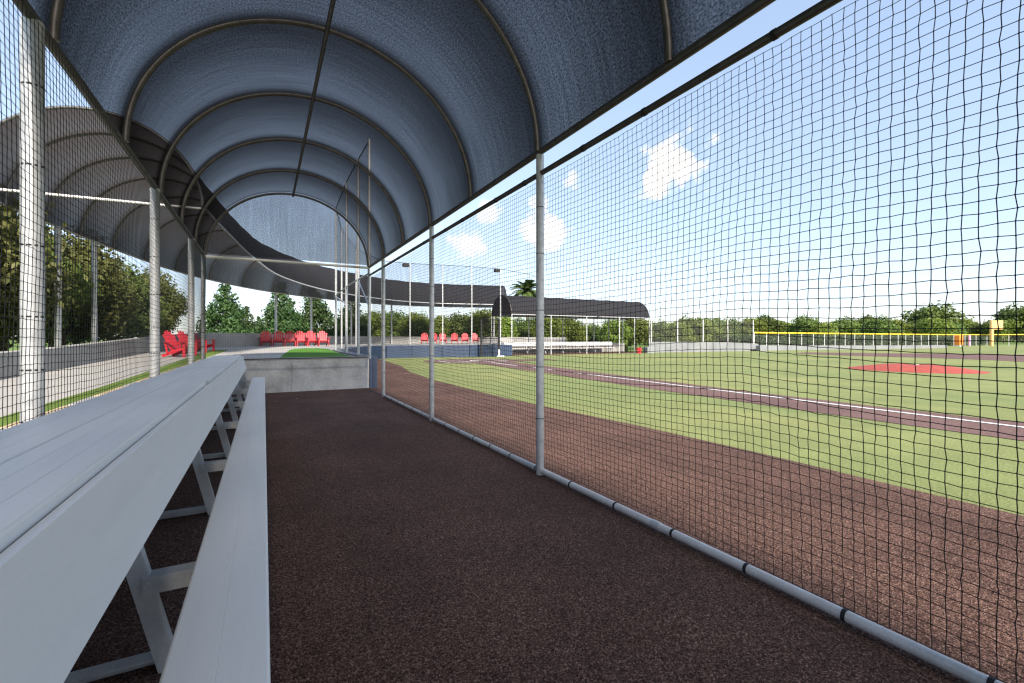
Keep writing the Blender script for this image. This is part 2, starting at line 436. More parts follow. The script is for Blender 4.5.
# base path, home plate circle and infield arc
flat('base_path', [(8.45, -12), (10.36, -12), (10.42, 4.3), (10.55, 7.3), (10.98, 11.2), (11.8, 19.0), (12.1, 22.0), (9.75, 22.0), (9.42, 15.1), (8.87, 9.1), (8.72, 6.1), (8.6, 3.5)], .008, M['dirt'])
cx, cy, cr = 10.5, 24.2, 2.75
flat('far_dugout_floor', [(16.2, 30.2), (31.2, 30.2), (31.2, 34.4), (16.2, 34.4)], .006, M['brown'])
flat('home_plate_circle', [(cx + cr * math.cos(2*PI*k/40), cy + 2.4 * math.sin(2*PI*k/40)) for k in range(40)], .012, M['dirt'])
flat('third_base_path', [(12.6, 22.6), (15.5, 22.7), (15.5, 24.2), (12.6, 24.6)], .010, M['dirt'])
flat('infield_path', [(39.4, 22.4), (38.7, 17.2), (38.9, 13.4), (38.4, 10.5), (36.9, 8.4), (34, 2), (30, -4), (42, -8), (50, 4), (52.3, 12.1), (50.9, 15.4), (48, 18.4), (46.4, 20.7), (43.6, 23.9)], .008, M['dirt'])
def line(name, a, b, w, z=.016):
    a = Vector(a); b = Vector(b); n = Vector((-(b-a).y, (b-a).x)).normalized() * w / 2
    flat(name, [tuple(a+n), tuple(b+n), tuple(b-n), tuple(a-n)], z, M['white'])
line('foul_line', (9.2, -12), (10.72, 22.0), .10)
m = MB()
for (x0, x1, y0, y1) in ((8.75, 9.95, 22.9, 22.98), (8.75, 9.95, 24.9, 24.98), (9.87, 9.95, 22.98, 24.9), (8.75, 8.83, 22.98, 24.9),
                         (11.05, 12.25, 22.9, 22.98), (11.05, 12.25, 24.9, 24.98), (11.05, 11.13, 22.98, 24.9), (12.17, 12.25, 22.98, 24.9)):
    m.sheet([(x0, y0, .016), (x1, y0, .016), (x1, y1, .016), (x0, y1, .016)])
struct('batter_box_lines', m, M['white'])
hp = MB(); hp.prism([(10.25, 23.75), (10.72, 23.75), (10.72, 24.0), (10.48, 24.24), (10.25, 24.0)], .012, .03)
tag(hp.build('home_plate', M['white']), 'white five-sided home plate lying flat in the brown circle before the backstop', 'home plate')

# pitcher's mound
def mound():
    t = thing('pitching_mound', 'red low sloped pitching mound with a white rubber on the green field', 'mound', (23.9, 8.7, 0))
    v = []; f = []; n = 40
    rings = [(2.15, 0.004), (1.95, .035), (1.5, .12), (1.0, .20), (.75, .22)]
    for (r, z) in rings:
        for k in range(n):
            a = 2*PI*k/n; v.append((23.9 + r*math.cos(a), 8.7 + r*1.05*math.sin(a), z))
    for i in range(len(rings)-1):
        for k in range(n):
            f.append((i*n+k, i*n+(k+1) % n, (i+1)*n+(k+1) % n, (i+1)*n+k))
    f.append(tuple((len(rings)-1)*n + k for k in range(n)))
    mb = MB(); mb.v = v; mb.f = f; mb.build('slope', M['mound'], t, 30)
    d = Vector((10.5-23.9, 24-8.7, 0)).normalized(); nrm = Vector((-d.y, d.x, 0))
    mb = MB(); c = Vector((23.9, 8.7, .225)); mb.bar(c - nrm*.31, c + nrm*.31, .15, .03); mb.build('rubber', M['white'], t)
mound()

# raised plaza behind the dugout and backstop, and the walk to the left
FEN = [(2.50, 12.75), (2.50, 15.6), (2.62, 19.0), (4.0, 25.2), (5.3, 28.2), (7.0, 30.45), (8.8, 30.45), (12.7, 29.75), (16.0, 29.75)]
plz = MB(); plz.prism([(-1.3, 12.75)] + FEN + [(16.2, 34.4), (31.5, 34.4), (31.5, 36), (26, 42), (14, 45), (5, 42), (-1, 35), (-4.1, 30), (-4.1, 22), (-1.3, 22)], -.02, .82)
struct('plaza', plz, M['paving'])
wk = MB()
ys = [-8, 0, 8, 12, 16, 20, 22.0]
zz = lambda y: .65 + .17 * max(0, min(1, (y - 9) / 13))
vs = []; fs = []
for y in ys: vs += [(-3.9, y, zz(y)), (-1.93, y, zz(y))]
for i in range(len(ys)-1): fs.append((2*i, 2*i+1, 2*i+3, 2*i+2))
wk.add(vs, fs); struct('walkway', wk, M['paving'])
g = MB(); vs = []; fs = []
for y in ys: vs += [(-1.93, y, zz(y) + .02), (-1.3, y, zz(y) + .03)]
for i in range(len(ys)-1): fs.append((2*i, 2*i+1, 2*i+3, 2*i+2))
g.add(vs, fs); struct('grass_strip', g, M['grass'])
hill = MB(); hill.prism([(-60, -30), (-3.85, -30), (-3.85, 24), (-4.1, 30), (-1, 35.4), (5, 42.4), (14, 45.5), (26, 42.4), (31.6, 36.2), (31.6, 34), (40, 70), (-60, 70)], -.5, .60)
struct('raised_lawn', hill, M['grass'])
flat('plaza_turf', [(.35, 12.95), (.55, 16), (.95, 21.3), (1.25, 23.6), (1.75, 24.6), (2.35, 24.4), (2.62, 23.0), (2.40, 19.5), (2.2, 16), (2.12, 12.95)], .826, M['plazaturf'])
cb = MB()
for (a, b) in zip(FEN[:-1], FEN[1:]):
    a = Vector((a[0]-.14, a[1], .83)); b = Vector((b[0]-.14, b[1], .83)); cb.bar(a, b, .24, .06)
struct('fence_curb', cb, M['white_conc'])

# short fibres of the brown turf near the camera
nT = 210000
yy = .2 + 6.5 * rng.random(nT) ** 1.5; xx = -1.05 + 5.9 * rng.random(nT)
ang = rng.random(nT) * 2*PI; hh = .004 + .009 * rng.random(nT); wd = .0014 + .0014 * rng.random(nT)
base = np.stack([xx, yy, np.full(nT, .003)], 1)
dx = np.stack([np.cos(ang), np.sin(ang), 0*ang], 1) * wd[:, None]
lean = np.stack([rng.normal(0, .008, nT), rng.normal(0, .008, nT), hh], 1)
V = np.stack([base - dx, base + dx, base + lean], 1).reshape(-1, 3)
o = np_mesh('turf_fibres', V, np.arange(3*nT).reshape(-1, 3), M['fibre'])
tag(o, 'short brown artificial turf fibres covering the dugout floor', 'turf fibres', kind='stuff')

# ------------------------------------------------------------------ knotted nets, strand by strand
def knotted_net(name, parent, P, nu, nv, rad=.0013, knot=.0034):
    """P(i, j arrays) -> world xyz array (nu, nv, 3); strands are thin square tubes, knots small octahedra"""
    G = P
    Vs = []; Fs = []; off = 0
    def strands(A):           # A (n, m, 3): n strands of m points
        nonlocal off
        n, mm, _ = A.shape
        T = np.gradient(A, axis=1); T /= np.linalg.norm(T, axis=2, keepdims=True) + 1e-9
        ref = np.where(np.abs(T[..., 2:3]) > .8, np.array([1., .3, 0.]), np.array([0., 0., 1.]))
        a = np.cross(T, ref); a /= np.linalg.norm(a, axis=2, keepdims=True) + 1e-9
        b = np.cross(T, a)
        ring = np.stack([A + a*rad, A + b*rad, A - a*rad, A - b*rad], 2)      # n,m,4,3
        Vs.append(ring.reshape(-1, 3))
        idx = np.arange(n*mm*4).reshape(n, mm, 4) + off
        for k in range(4):
            k2 = (k+1) % 4
            q = np.stack([idx[:, :-1, k], idx[:, :-1, k2], idx[:, 1:, k2], idx[:, 1:, k]], -1).reshape(-1, 4)
            Fs.append(q)
        off += n*mm*4
    strands(G); strands(np.swapaxes(G, 0, 1))
    C = G.reshape(-1, 3)
    oc = np.array([[1,0,0],[0,1,0],[-1,0,0],[0,-1,0],[0,0,1],[0,0,-1]], float) * knot
    Vs.append((C[:, None, :] + oc[None]).reshape(-1, 3))
    bi = (np.arange(len(C)) * 6)[:, None] + off
    for k in range(4):
        k2 = (k+1) % 4
        Fs.append(np.concatenate([bi + k, bi + k2, bi + 4, bi + 4], 1)); Fs.append(np.concatenate([bi + k2, bi + k, bi + 5, bi + 5], 1))
    V = np.concatenate(Vs); F = np.concatenate(Fs)
    # degenerate quads of the knots become triangles
    tri = F[:, 2] == F[:, 3]
    me = bpy.data.meshes.new(name)
    L = world_loc(parent); V = (V - np.array([L.x, L.y, L.z])).astype(np.float32)
    Q = F[~tri]; T3 = F[tri][:, :3]
    me.vertices.add(len(V)); me.vertices.foreach_set('co', V.ravel())
    li = np.concatenate([Q.ravel(), T3.ravel()]).astype(np.int32)
    me.loops.add(len(li)); me.loops.foreach_set('vertex_index', li)
    st = np.concatenate([np.arange(len(Q))*4, len(Q)*4 + np.arange(len(T3))*3]).astype(np.int32)
    tt = np.concatenate([np.full(len(Q), 4), np.full(len(T3), 3)]).astype(np.int32)
    me.polygons.add(len(st)); me.polygons.foreach_set('loop_start', st); me.polygons.foreach_set('loop_total', tt)
    me.update(calc_edges=True)
    me.materials.append(M['net'])
    o = bpy.data.objects.new(name, me); COL.objects.link(o); o.parent = parent
    return o

def smooth_noise(shape, fu, fv, seed):
    r = np.random.default_rng(seed)
    nu, nv = shape
    u = np.arange(nu)[:, None]; v = np.arange(nv)[None]
    out = np.zeros(shape)
    for k in range(10):
        a, b, p = r.normal(0, fu), r.normal(0, fv), r.random()*2*PI
        out += np.sin(u*a + v*b + p)
    return out / 3.2

def net_grid(nu, nv, origin, du, dv, un, vn, nn, seed, amp=.012, bell=.03, droop=.0, scallop=None):
    i = np.arange(nu)[:, None]; j = np.arange(nv)[None]
    U = i*du + smooth_noise((nu, nv), .10, .06, seed)*amp + np.random.default_rng(seed).normal(0, .0018, (nu, nv))
    Vv = j*dv + smooth_noise((nu, nv), .08, .10, seed+1)*amp + np.random.default_rng(seed+1).normal(0, .0018, (nu, nv))
    h = (nv-1)*dv
    if scallop:
        Vv = Vv - scallop[1] * np.sin(PI*((i*du) % scallop[0])/scallop[0]) * np.sin(PI*np.clip(Vv/h, 0, 1))
    Nn = smooth_noise((nu, nv), .05, .05, seed+2)*bell*np.sin(PI*j/(nv-1))
    o = np.array(origin, float)
    return o + U[..., None]*np.array(un) + Vv[..., None]*np.array(vn) + Nn[..., None]*np.array(nn)

def tie_ring(c, axis, r, w=.007):
    m = MB(); c = Vector(c); a = Vector(axis).normalized()
    m.tube([c - a*w, c + a*w], r, 10); return m

XL, XR = -1.15, 2.36
ZE = 3.14                  # eave height of the dugout canopy
RIBS = [-7.65, -6.02, -4.39, -2.76, -1.13, .50, 2.13, 3.76, 5.39, 7.02, 8.65, 10.28, 11.95]

# ---- field-side net fence
fr = thing('net_fence', 'black knotted net on galvanised posts between dugout floor and ball field', 'net fence', (XR, 4, 0))
for y in (-6.02, -2.76, .50, 3.76, 7.02, 10.38):
    m = MB(); m.tube([(XR, y, 0), (XR, y, ZE-.03)], .039, 14); p = m.build('post', M['steel'], fr, 40)
    for z in (.55, 1.05, 1.6, 2.15, 2.6):
        tie_ring((XR, y, z), (0, 0, 1), .0405, .004).build('tie', M['black'], p, 40)
m = MB(); m.tube([(XR+.004, y, 2.93) for y in np.linspace(-2.8, 11.95, 14)], .026, 10); tr = m.build('top_rail', M['pipe_dark'], fr, 40)
m = MB(); m.tube([(XR+.004, y, .045) for y in np.linspace(-2.8, 10.4, 14)], .027, 14); br = m.build('bottom_rail', M['rail'], fr, 40)
for k in range(22):
    tie_ring((XR+.004, -1.0 + k*.53 + .06*math.sin(k*7.1), .045), (0, 1, 0), .0295, .009).build('tie', M['black'], br, 40)
m = MB(); m.tube([(XR+.004, 2.235, .045), (XR+.004, 2.30, .045)], .0305, 12); m.build('coupling', M['steel'], br, 40)
for k in range(16):
    tie_ring((XR+.004, -1.0 + k*.83 + .1*math.sin(k*3.3), 2.93), (0, 1, 0), .029, .012).build('tie', M['black'], tr, 40)
nu, nv = 281, 60
A = net_grid(nu, nv, (XR+.062, -1.6, .055), .0483, .0483, (0, 1, 0), (0, 0, 1), (1, 0, 0), 3, amp=.011, bell=.030, scallop=(3.26, .05))
knotted_net('net', fr, A, nu, nv, rad=.00175, knot=.0046)
m = MB(); m.tube([(XR+.065, y, .012 + .006*math.sin(y*5)) for y in np.linspace(-1.6, 10.4, 60)], .007, 6); m.build('lead_rope', M['black'], fr, 60)

# ---- end post and tall net wall (backstop) round the plaza
bs = thing('backstop_fence', 'tall black net on slim steel posts curving behind home plate', 'backstop', (7.0, 30.45, .82))
HB = 6.45
bposts = [(2.38, 12.05), (2.36, 13.5), (2.36, 15.6), (2.48, 19.0), (3.2, 22.6), (4.6, 27), (6.85, 30.55), (8.75, 30.6), (10.95, 30.2), (13.0, 29.85), (15.3, 29.85)]
for (x, y) in bposts:
    m = MB(); m.tube([(x, y, .80), (x, y, HB)], .042, 10); m.build('post', M['steel'], bs, 40)
m = MB(); m.tube([(x, y, HB-.03) for x, y in bposts] + [(18.5, 30.3, 6.2)], .016, 6); m.build('top_cable', M['black'], bs, 60)
m = MB(); m.tube([(x, y, 3.0) for x, y in bposts[:4]], .022, 8); m.build('mid_rail', M['steel'], bs, 40)
m = MB(); m.tube([(2.38, 12.08, 2.15), (2.36, 13.45, 2.95)], .022, 8); m.build('brace', M['steel'], bs, 40)
m = MB(); m.tube([(2.36, 15.65, 2.45), (2.45, 18.9, 2.95)], .022, 8); m.build('brace', M['steel'], bs, 40)
mb = MB(); mb.uv = []
acc_l = 0; prev = None
for i, (x, y) in enumerate(bposts):
    if prev: acc_l += math.hypot(x-prev[0], y-prev[1])
    prev = (x, y)
    mb.v += [(x, y, .83), (x, y, HB-.03)]; mb.uv += [(acc_l, 0), (acc_l, HB-.83)]
    if i: mb.f.append((2*i-2, 2*i, 2*i+1, 2*i-1))
mb.build('net', M['netsheet'], bs)
for (x, y) in ((8.75, 30.6), (15.3, 29.85)):
    m = MB(); m.box(x-.50, x-.10, y-.17, y+.17, HB-.28, HB-.05, .04); m.tube([(x, y, HB-.19), (x-.15, y, HB-.19)], .03, 8)
    m.build('lamp_head', M['black'], bs)
# navy padding on the retaining face below it
nv_t = thing('padded_wall', 'navy blue padded low wall below the backstop net', 'padded wall', (7.0, 30.4, 0))
POL = [(2.56, 12.40), (2.60, 15.6), (2.72, 19.0), (4.1, 25.1), (5.4, 28.1), (7.05, 30.3), (8.8, 30.3), (10.8, 29.95), (12.7, 29.6), (16.1, 29.6)]
for a, b in zip(POL[:-1], POL[1:]):
    a = Vector((a[0], a[1], .41)); b = Vector((b[0], b[1], .41)); t = (b-a).normalized()
    m = MB(); m.bar(a + t*.015, b - t*.015, .20, .84); m.build('pad', M['navy'], nv_t)

# ---- left net fence on the retaining wall
fl = thing('net_fence', 'black net on thick galvanised posts above the grass strip behind the bench', 'net fence', (XL, 6, .8))
LP = [(.1, 0), (3.56, 0), (6.85, 0), (9.95, 0), (11.75, 0)]
for (y, _) in LP:
    r = .050 if y < 11 else .036
    m = MB(); m.tube([(XL, y, .72), (XL, y, ZE-.02)], r, 16); p = m.build('post', M['steel'], fl, 40)
    for z in (.86, 1.15, 1.45, 1.85, 2.3, 2.75):
        tie_ring((XL, y, z), (0, 0, 1), r + .0015, .005).build('tie', M['black'], p, 40)
m = MB(); m.tube([(XL+.045, y, .835 + .006*math.sin(3*y)) for y in np.linspace(-1.6, 11.6, 50)], .012, 8); m.build('bottom_rope', M['black'], fl, 60)
nu, nv = 275, 47
A = net_grid(nu, nv, (XL+.066, -1.5, .85), .0478, .0478, (0, 1, 0), (0, 0, 1), (1, 0, 0), 21, amp=.012, bell=.022)
knotted_net('net', fl, A, nu, nv, rad=.0016, knot=.0036)

# ---- net closing the far end under the tie bar
fe = thing('barrier_net', 'black net closing the far end of the dugout above the concrete wall', 'net', (.6, 12.1, .82))
nu, nv = 73, 47
A = net_grid(nu, nv, (XL+.05, 12.05, .85), .0478, .0478, (1, 0, 0), (0, 0, 1), (0, 1, 0), 33, amp=.008, bell=.02)
knotted_net('net', fe, A, nu, nv, rad=.0009, knot=.0018)
m = MB(); m.tube([(XL+.04, 12.05, .842), (XR, 12.05, .842)], .012, 6); m.build('bottom_rope', M['black'], fe, 60)

# ------------------------------------------------------------------ barrel canopies
def canopy_fabric(path_pts, half, z0, rise, ribs_t, name, mat, parent, nv=40, sag=.05, per=8, zfun=None, shade_w=.16):
    """sweep a half-ellipse along path_pts(t) -> (centre, left normal); ribs_t are the parameters of the ribs"""
    mb = MB(); mb.uv = []; mb.hem = []
    rows = []
    for a, b in zip(ribs_t[:-1], ribs_t[1:]):
        for k in range(per): rows.append((a + (b-a)*k/per, k/per))
    rows.append((ribs_t[-1], 0.0))
    L = 0; pc = None
    for (t, fr_) in rows:
        c, nrm = path_pts(t)
        if pc is not None: L += (c - pc).length
        pc = c
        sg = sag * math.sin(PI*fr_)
        hem = .20 + .95 * min(1, fr_ / .72) ** 1.15 * (1 if fr_ < .85 else 1 - .4*(fr_-.85)/.15)  # bay shading painted into the cloth's clearness, darkest just past each rib
        for j in range(nv+1):
            th = PI * j / nv
            q = 1 - sg * math.sin(th) ** .7 if 0 < j < nv else 1
            p = c + nrm * (half * math.cos(th) * (q if True else 1)) + Vector((0, 0, z0 + rise * math.sin(th) * q))
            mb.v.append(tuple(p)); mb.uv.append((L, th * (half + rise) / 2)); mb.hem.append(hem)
    n = nv+1
    for i in range(len(rows)-1):
        for j in range(nv):
            mb.f.append((i*n+j, i*n+j+1, (i+1)*n+j+1, (i+1)*n+j))
    return mb.build(name, mat, parent, 80)

def rib_path(c, nrm, half, z0, rise, n=36, inset=.0):
    return [tuple(c + nrm*((half-inset)*math.cos(PI*k/n)) + Vector((0, 0, z0 + (rise-inset)*math.sin(PI*k/n)))) for k in range(n+1)]

XC = (XL+XR)/2; HALF = (XR-XL)/2; RISE = 1.62
dc = thing('dugout_canopy', 'long barrel-vault canopy of black shade cloth over the near dugout bench', 'canopy', (XC, 4, ZE))
straight = lambda t: (Vector((XC, t, 0)), Vector((-1, 0, 0)))
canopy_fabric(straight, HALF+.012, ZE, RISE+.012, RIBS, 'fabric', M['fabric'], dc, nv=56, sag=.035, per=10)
for y in RIBS:
    m = MB(); m.tube(rib_path(Vector((XC, y, 0)), Vector((-1, 0, 0)), HALF, ZE, RISE, 44, .03), .027, 8); m.build('rib', M['pipe_dark'], dc, 60)
for x in (XL, XR):
    m = MB(); m.tube([(x, y, ZE) for y in np.linspace(-7.7, 11.95, 10)], .032, 10); m.build('eave_pipe', M['pipe_dark'], dc, 60)
m = MB(); m.tube([(XC, y, ZE+RISE-.07) for y in np.linspace(-7.7, 11.95, 10)], .024, 8); m.build('ridge_pipe', M['pipe_dark'], dc, 60)
m = MB(); m.tube([(XL, 11.95, ZE-.02), (XR, 11.95, ZE-.02)], .03, 10); m.build('tie_bar', M['rail'], dc, 60)
mb = MB(); mb.uv = []
ring = rib_path(Vector((XC, 11.952, 0)), Vector((-1, 0, 0)), HALF+.014, ZE+.045, RISE-.03, 44, .0)
mb.v = [tuple(p) for p in ring]; mb.f = [tuple(range(len(ring)))]; mb.uv = [(p[0], p[2]) for p in ring]
mb.build('end_panel', M['fabric_end'], dc)

# crescent canopy round the plaza (centre line through these points)
CP = [Vector((x, y, 0)) for x, y in ((-3.35, 10.9), (-3.25, 12.9), (-2.9, 16), (-2.35, 20), (-1.2, 25.5), (1.4, 31.3), (5, 35.6), (9.3, 38.8), (14, 39.6), (19.8, 38.2), (22.5, 37.2))]
def cr(t):
    i = max(1, min(len(CP)-3, int(math.floor(t)) + 1)); u = t + 1 - i
    p0, p1, p2, p3 = CP[i-1], CP[i], CP[i+1], CP[i+2]
    p = .5*((2*p1) + (p2-p0)*u + (2*p0-5*p1+4*p2-p3)*u*u + (3*p1-p0-3*p2+p3)*u**3)
    d = .5*((p2-p0) + 2*(2*p0-5*p1+4*p2-p3)*u + 3*(3*p1-p0-3*p2+p3)*u*u); d.normalize()
    return p, Vector((-d.y, d.x, 0))
T_END = len(CP) - 3
ribs_c = [T_END * k / 17 for k in range(18)]
cc = thing('crescent_canopy', 'curved charcoal barrel canopy sweeping round the plaza behind home plate', 'canopy', (1.4, 31.3, .82))
ZC, RC, HC = 4.33, 1.95, 2.05
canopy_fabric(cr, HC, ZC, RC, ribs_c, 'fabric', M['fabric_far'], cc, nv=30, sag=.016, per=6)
for t in ribs_c:
    c, n = cr(t); m = MB(); m.tube(rib_path(c, n, HC, ZC, RC, 24, .04), .032, 6); m.build('rib', M['pipe_grey'], cc, 60)
for sgn in (-1, 1):
    m = MB(); m.tube([tuple(cr(t)[0] + cr(t)[1]*HC*sgn + Vector((0, 0, ZC))) for t in np.linspace(0, T_END, 60)], .035, 8); m.build('eave_pipe', M['steel'], cc, 60)
for t in (0.0, T_END):
    c, n = cr(t); m = MB(); m.tube([tuple(c - n*HC + Vector((0, 0, ZC))), tuple(c + n*HC + Vector((0, 0, ZC)))], .03, 8); m.build('tie_bar', M['rail'], cc, 60)
for px_t in (.35, 1.1, 1.62, 2.5, 3.05, 4.28, 4.87, 5.6, 6.3, 7.0, 7.9):
    t = min(px_t, T_END); c, n = cr(t); p = c + n*(HC-.02)
    m = MB(); m.tube([(p.x, p.y, .58), (p.x, p.y, ZC)], .075, 12); m.build('post', M['steel'], cc, 40)

# far dugout across the field
FD_Y0, FD_Y1, FD_X0, FD_X1 = 30.5, 34.0, 16.6, 30.9
fd = thing('dugout_canopy', 'charcoal barrel canopy over the far dugout across the field', 'canopy', ((FD_X0+FD_X1)/2, (FD_Y0+FD_Y1)/2, ZE))
FC = (FD_Y0+FD_Y1)/2; FH = (FD_Y1-FD_Y0)/2
fpath = lambda t: (Vector((t, FC, 0)), Vector((0, 1, 0)))
fribs = [FD_X0 + (FD_X1-FD_X0)*k/8 for k in range(9)]
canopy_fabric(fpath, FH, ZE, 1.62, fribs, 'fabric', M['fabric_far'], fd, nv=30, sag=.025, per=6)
for x in fribs:
    m = MB(); m.tube(rib_path(Vector((x, FC, 0)), Vector((0, 1, 0)), FH, ZE, 1.62, 24, .03), .03, 6); m.build('rib', M['pipe_dark'], fd, 60)
for y in (FD_Y0, FD_Y1):
    m = MB(); m.tube([(FD_X0, y, ZE), (FD_X1, y, ZE)], .032, 8); m.build('eave_pipe', M['steel'], fd, 60)
for k, x in enumerate(fribs):
    if k % 2 == 0 or k == 7:
        for y in (FD_Y0, FD_Y1):
            m = MB(); m.tube([(x, y, 0), (x, y, ZE)], .045, 8); m.build('post', M['steel'], fd, 40)
for x in (FD_X0-.02, FD_X1+.02):
    ring = rib_path(Vector((x, FC, 0)), Vector((0, 1, 0)), FH, ZE, 1.62, 24)
    mb = MB(); mb.v = list(ring); mb.f = [tuple(range(len(ring)))]; mb.uv = [(p[1], p[2]) for p in ring]; mb.hem = [1.0]*len(ring)
    mb.build('end_panel', M['fabric_far'], fd)
mb = MB(); mb.v = [(FD_X0, FD_Y0-.03, .05), (FD_X1, FD_Y0-.03, .05), (FD_X1, FD_Y0-.03, 2.9), (FD_X0, FD_Y0-.03, 2.9)]; mb.f = [(0, 1, 2, 3)]
mb.uv = [(0, 0), (14, 0), (14, 2.85), (0, 2.85)]; mb.build('front_net', M['netsheet'], fd)
# its bench
fb = thing('bench', 'long aluminium bench with backrest inside the far dugout', 'bench', (22, 33, 0))
for (y0, y1, z0, z1, nm) in ((32.55, 32.8, .42, .46, 'seat_plank'), (32.9, 32.95, .66, .92, 'back_plank'), (32.95, 33.45, .94, .98, 'shelf_plank')):
    m = MB(); m.box(17.2, 28.6, y0, y1, z0, z1); m.build(nm, M['alu'], fb)
for k in range(7):
    x = 17.5 + k*1.8
    m = MB(); m.bar((x, 32.7, 0), (x, 33.05, .93), .06, .06, (1, 0, 0)); m.bar((x, 32.5, .39), (x, 32.95, .39), .05, .05)
    m.build('leg', M['alu_leg'], fb)

# ------------------------------------------------------------------ aluminium dugout bench
bt = thing('dugout_bench', 'long aluminium bench with sloped backrest and two-plank top shelf in the near dugout', 'bench', (-.4, 5, 0))
def plank_prof(x0, x1, zt, th, grooves=5):
    """hollow-look plank: rounded nose, fine lengthwise grooves on top"""
    p = [(x0, zt-th), (x1, zt-th), (x1, zt-.008), (x1-.003, zt-.002), (x1-.008, zt)]
    w = x1-x0
    for k in range(grooves, 0, -1):
        xg = x0 + w*k/(grooves+1)
        p += [(xg+.0016, zt), (xg, zt-.0016), (xg-.0016, zt)]
    p += [(x0+.008, zt), (x0+.003, zt-.002), (x0, zt-.008)]
    return p
YB0, YJ, YB1 = -1.6, 4.9, 11.85
def rot_prof(prof, px, pz, a):
    c, s_ = math.cos(a), math.sin(a)
    return [(px + x*c - z*s_, pz + x*s_ + z*c) for x, z in prof]
for (a, b) in ((YB0, YJ-.002), (YJ+.002, YB1)):
    m = MB(); m.extrude_y(plank_prof(-.240, .015, .44, .042, 1), a, b); m.build('seat_plank', M['alu'], bt)
    # backrest plank leaning back: profile built flat then turned; its face looks towards +x and up
    tilt = R(90 + 13.5)
    prof = rot_prof(plank_prof(0, .28, 0, .042, 0), -.388, .640, tilt)
    m = MB(); m.extrude_y([(x, z) for x, z in prof], a, b)
    m.build('back_plank', M['alu'], bt)
    m = MB(); m.extrude_y(plank_prof(-.708, -.454, .945, .042, 2), a, b); m.build('shelf_plank', M['alu'], bt)
    m = MB(); m.extrude_y(plank_prof(-.968, -.712, .945, .042, 2), a, b); m.build('shelf_plank', M['alu'], bt)
for (x0, x1, z) in ((-.449, -.4535, .945),):
    m = MB(); m.box(-.4535, -.447, YJ-.09, YJ+.09, .906, .944); m.build('splice_plate', M['alu_leg'], bt)
def angle_bar(m, a, b, w, t, up):
    """L-section: two thin flanges"""
    a = Vector(a); b = Vector(b); d = (b-a).normalized(); u = Vector(up); c = d.cross(u).normalized(); u = c.cross(d).normalized()
    m.bar(a, b, w, t, up=u); m.bar(a + c*(w/2 - t/2) + u*(w/2 + t*.1), b + c*(w/2 - t/2) + u*(w/2 + t*.1), t, w - t*.8, up=u)
for k in range(-1, 7):
    y = .42 + 1.83*k
    lean = lambda z: -.335 - .242*z
    m = MB(); a = Vector((lean(.0), y, .004)); b = Vector((lean(.9), y, .90))
    # leg: flat flange facing the camera plus a return flange on the seat side
    m.bar(a, b, .006, .062, up=(1, 0, 0)); m.bar(a + Vector((.032, .022, 0)), b + Vector((.032, .022, 0)), .046, .006, up=(1, 0, 0)); m.build('leg', M['alu_leg'], bt)
    m = MB(); m.box(-.415, -.02, y-.012, y+.05, .392, .3975); m.box(-.415, -.02, y-.018, y-.012, .33, .3975); m.build('seat_bar', M['alu_leg'], bt)
    m = MB(); m.box(-.98, -.03, y+.008, y+.07, .052, .058); m.box(-.98, -.03, y+.07, y+.076, .004, .058); m.build('ground_bar', M['alu_leg'], bt)
    m = MB(); m.bar((-.93, y+.01, .004), (-.88, y+.01, .88), .006, .07, up=(1, 0, 0)); m.build('leg', M['alu_leg'], bt)
    m = MB(); m.box(-.95, -.47, y-.02, y+.045, .88, .902); m.build('shelf_bar', M['alu_leg'], bt)
    m = MB(); m.tube([(-.335-.242*.39+.03, y-.024, .372), (-.335-.242*.39+.03, y-.016, .372)], .009, 6); m.build('bolt', M['steel'], bt)

# a few dry leaves blown onto the dugout floor
for k, (x, y, rz, c, lab) in enumerate(((-.28, 3.05, .4, 'cap', 'pale dry leaf lying under the bench between its legs'), (.22, 10.6, 1.2, 'cap', 'small dry leaf on the floor near the end wall, left one'),
                                 (.62, 10.9, 2.2, 'cap', 'small dry leaf on the floor near the end wall, right one'))):
    m = MB(); c0 = Vector((x, y, .018)); d = Vector((math.cos(rz), math.sin(rz), .05)); n = Vector((-math.sin(rz), math.cos(rz), .2))
    m.v = [tuple(c0 - d*.035), tuple(c0 + n*.016), tuple(c0 + d*.04), tuple(c0 - n*.014 + Vector((0, 0, .008)))]; m.f = [(0, 3, 2), (0, 2, 1)]
    tag(m.build('dry_leaf', M[c]), lab, 'leaf', 'dry leaves on the dugout floor')

# ------------------------------------------------------------------ walls
rw = thing('retaining_wall', 'low concrete retaining wall with tan and grey coping behind the bench', 'wall', (-1.2, 5, 0))
m = MB(); m.box(-1.32, -1.0, -8, 12.44, -.02, .76); m.build('wall_body', M['concrete'], rw)
y = -4.0; k = 0
while y < 12.3:
    L = [.92, .55, 1.0, .6][k % 4]; e = min(y+L, 12.43)
    m = MB(); m.box(-1.33, -.985, y+.006, e-.006, .76, .826, .022); m.build('coping_block', M['cap'] if k % 2 == 0 else M['cap_grey'], rw)
    y += L; k += 1
ew = thing('end_wall', 'pale stained concrete block wall across the far end of the dugout', 'wall', (.6, 12.6, 0))
m = MB(); m.box(-1.33, .60, 12.45, 12.75, -.02, .80); m.box(.606, 2.455, 12.45, 12.75, -.02, .80); m.build('wall_body', M['block_conc'], ew)
m = MB(); m.box(-1.34, 2.46, 12.435, 12.765, .80, .835, .012); m.build('coping', M['paving'], ew)
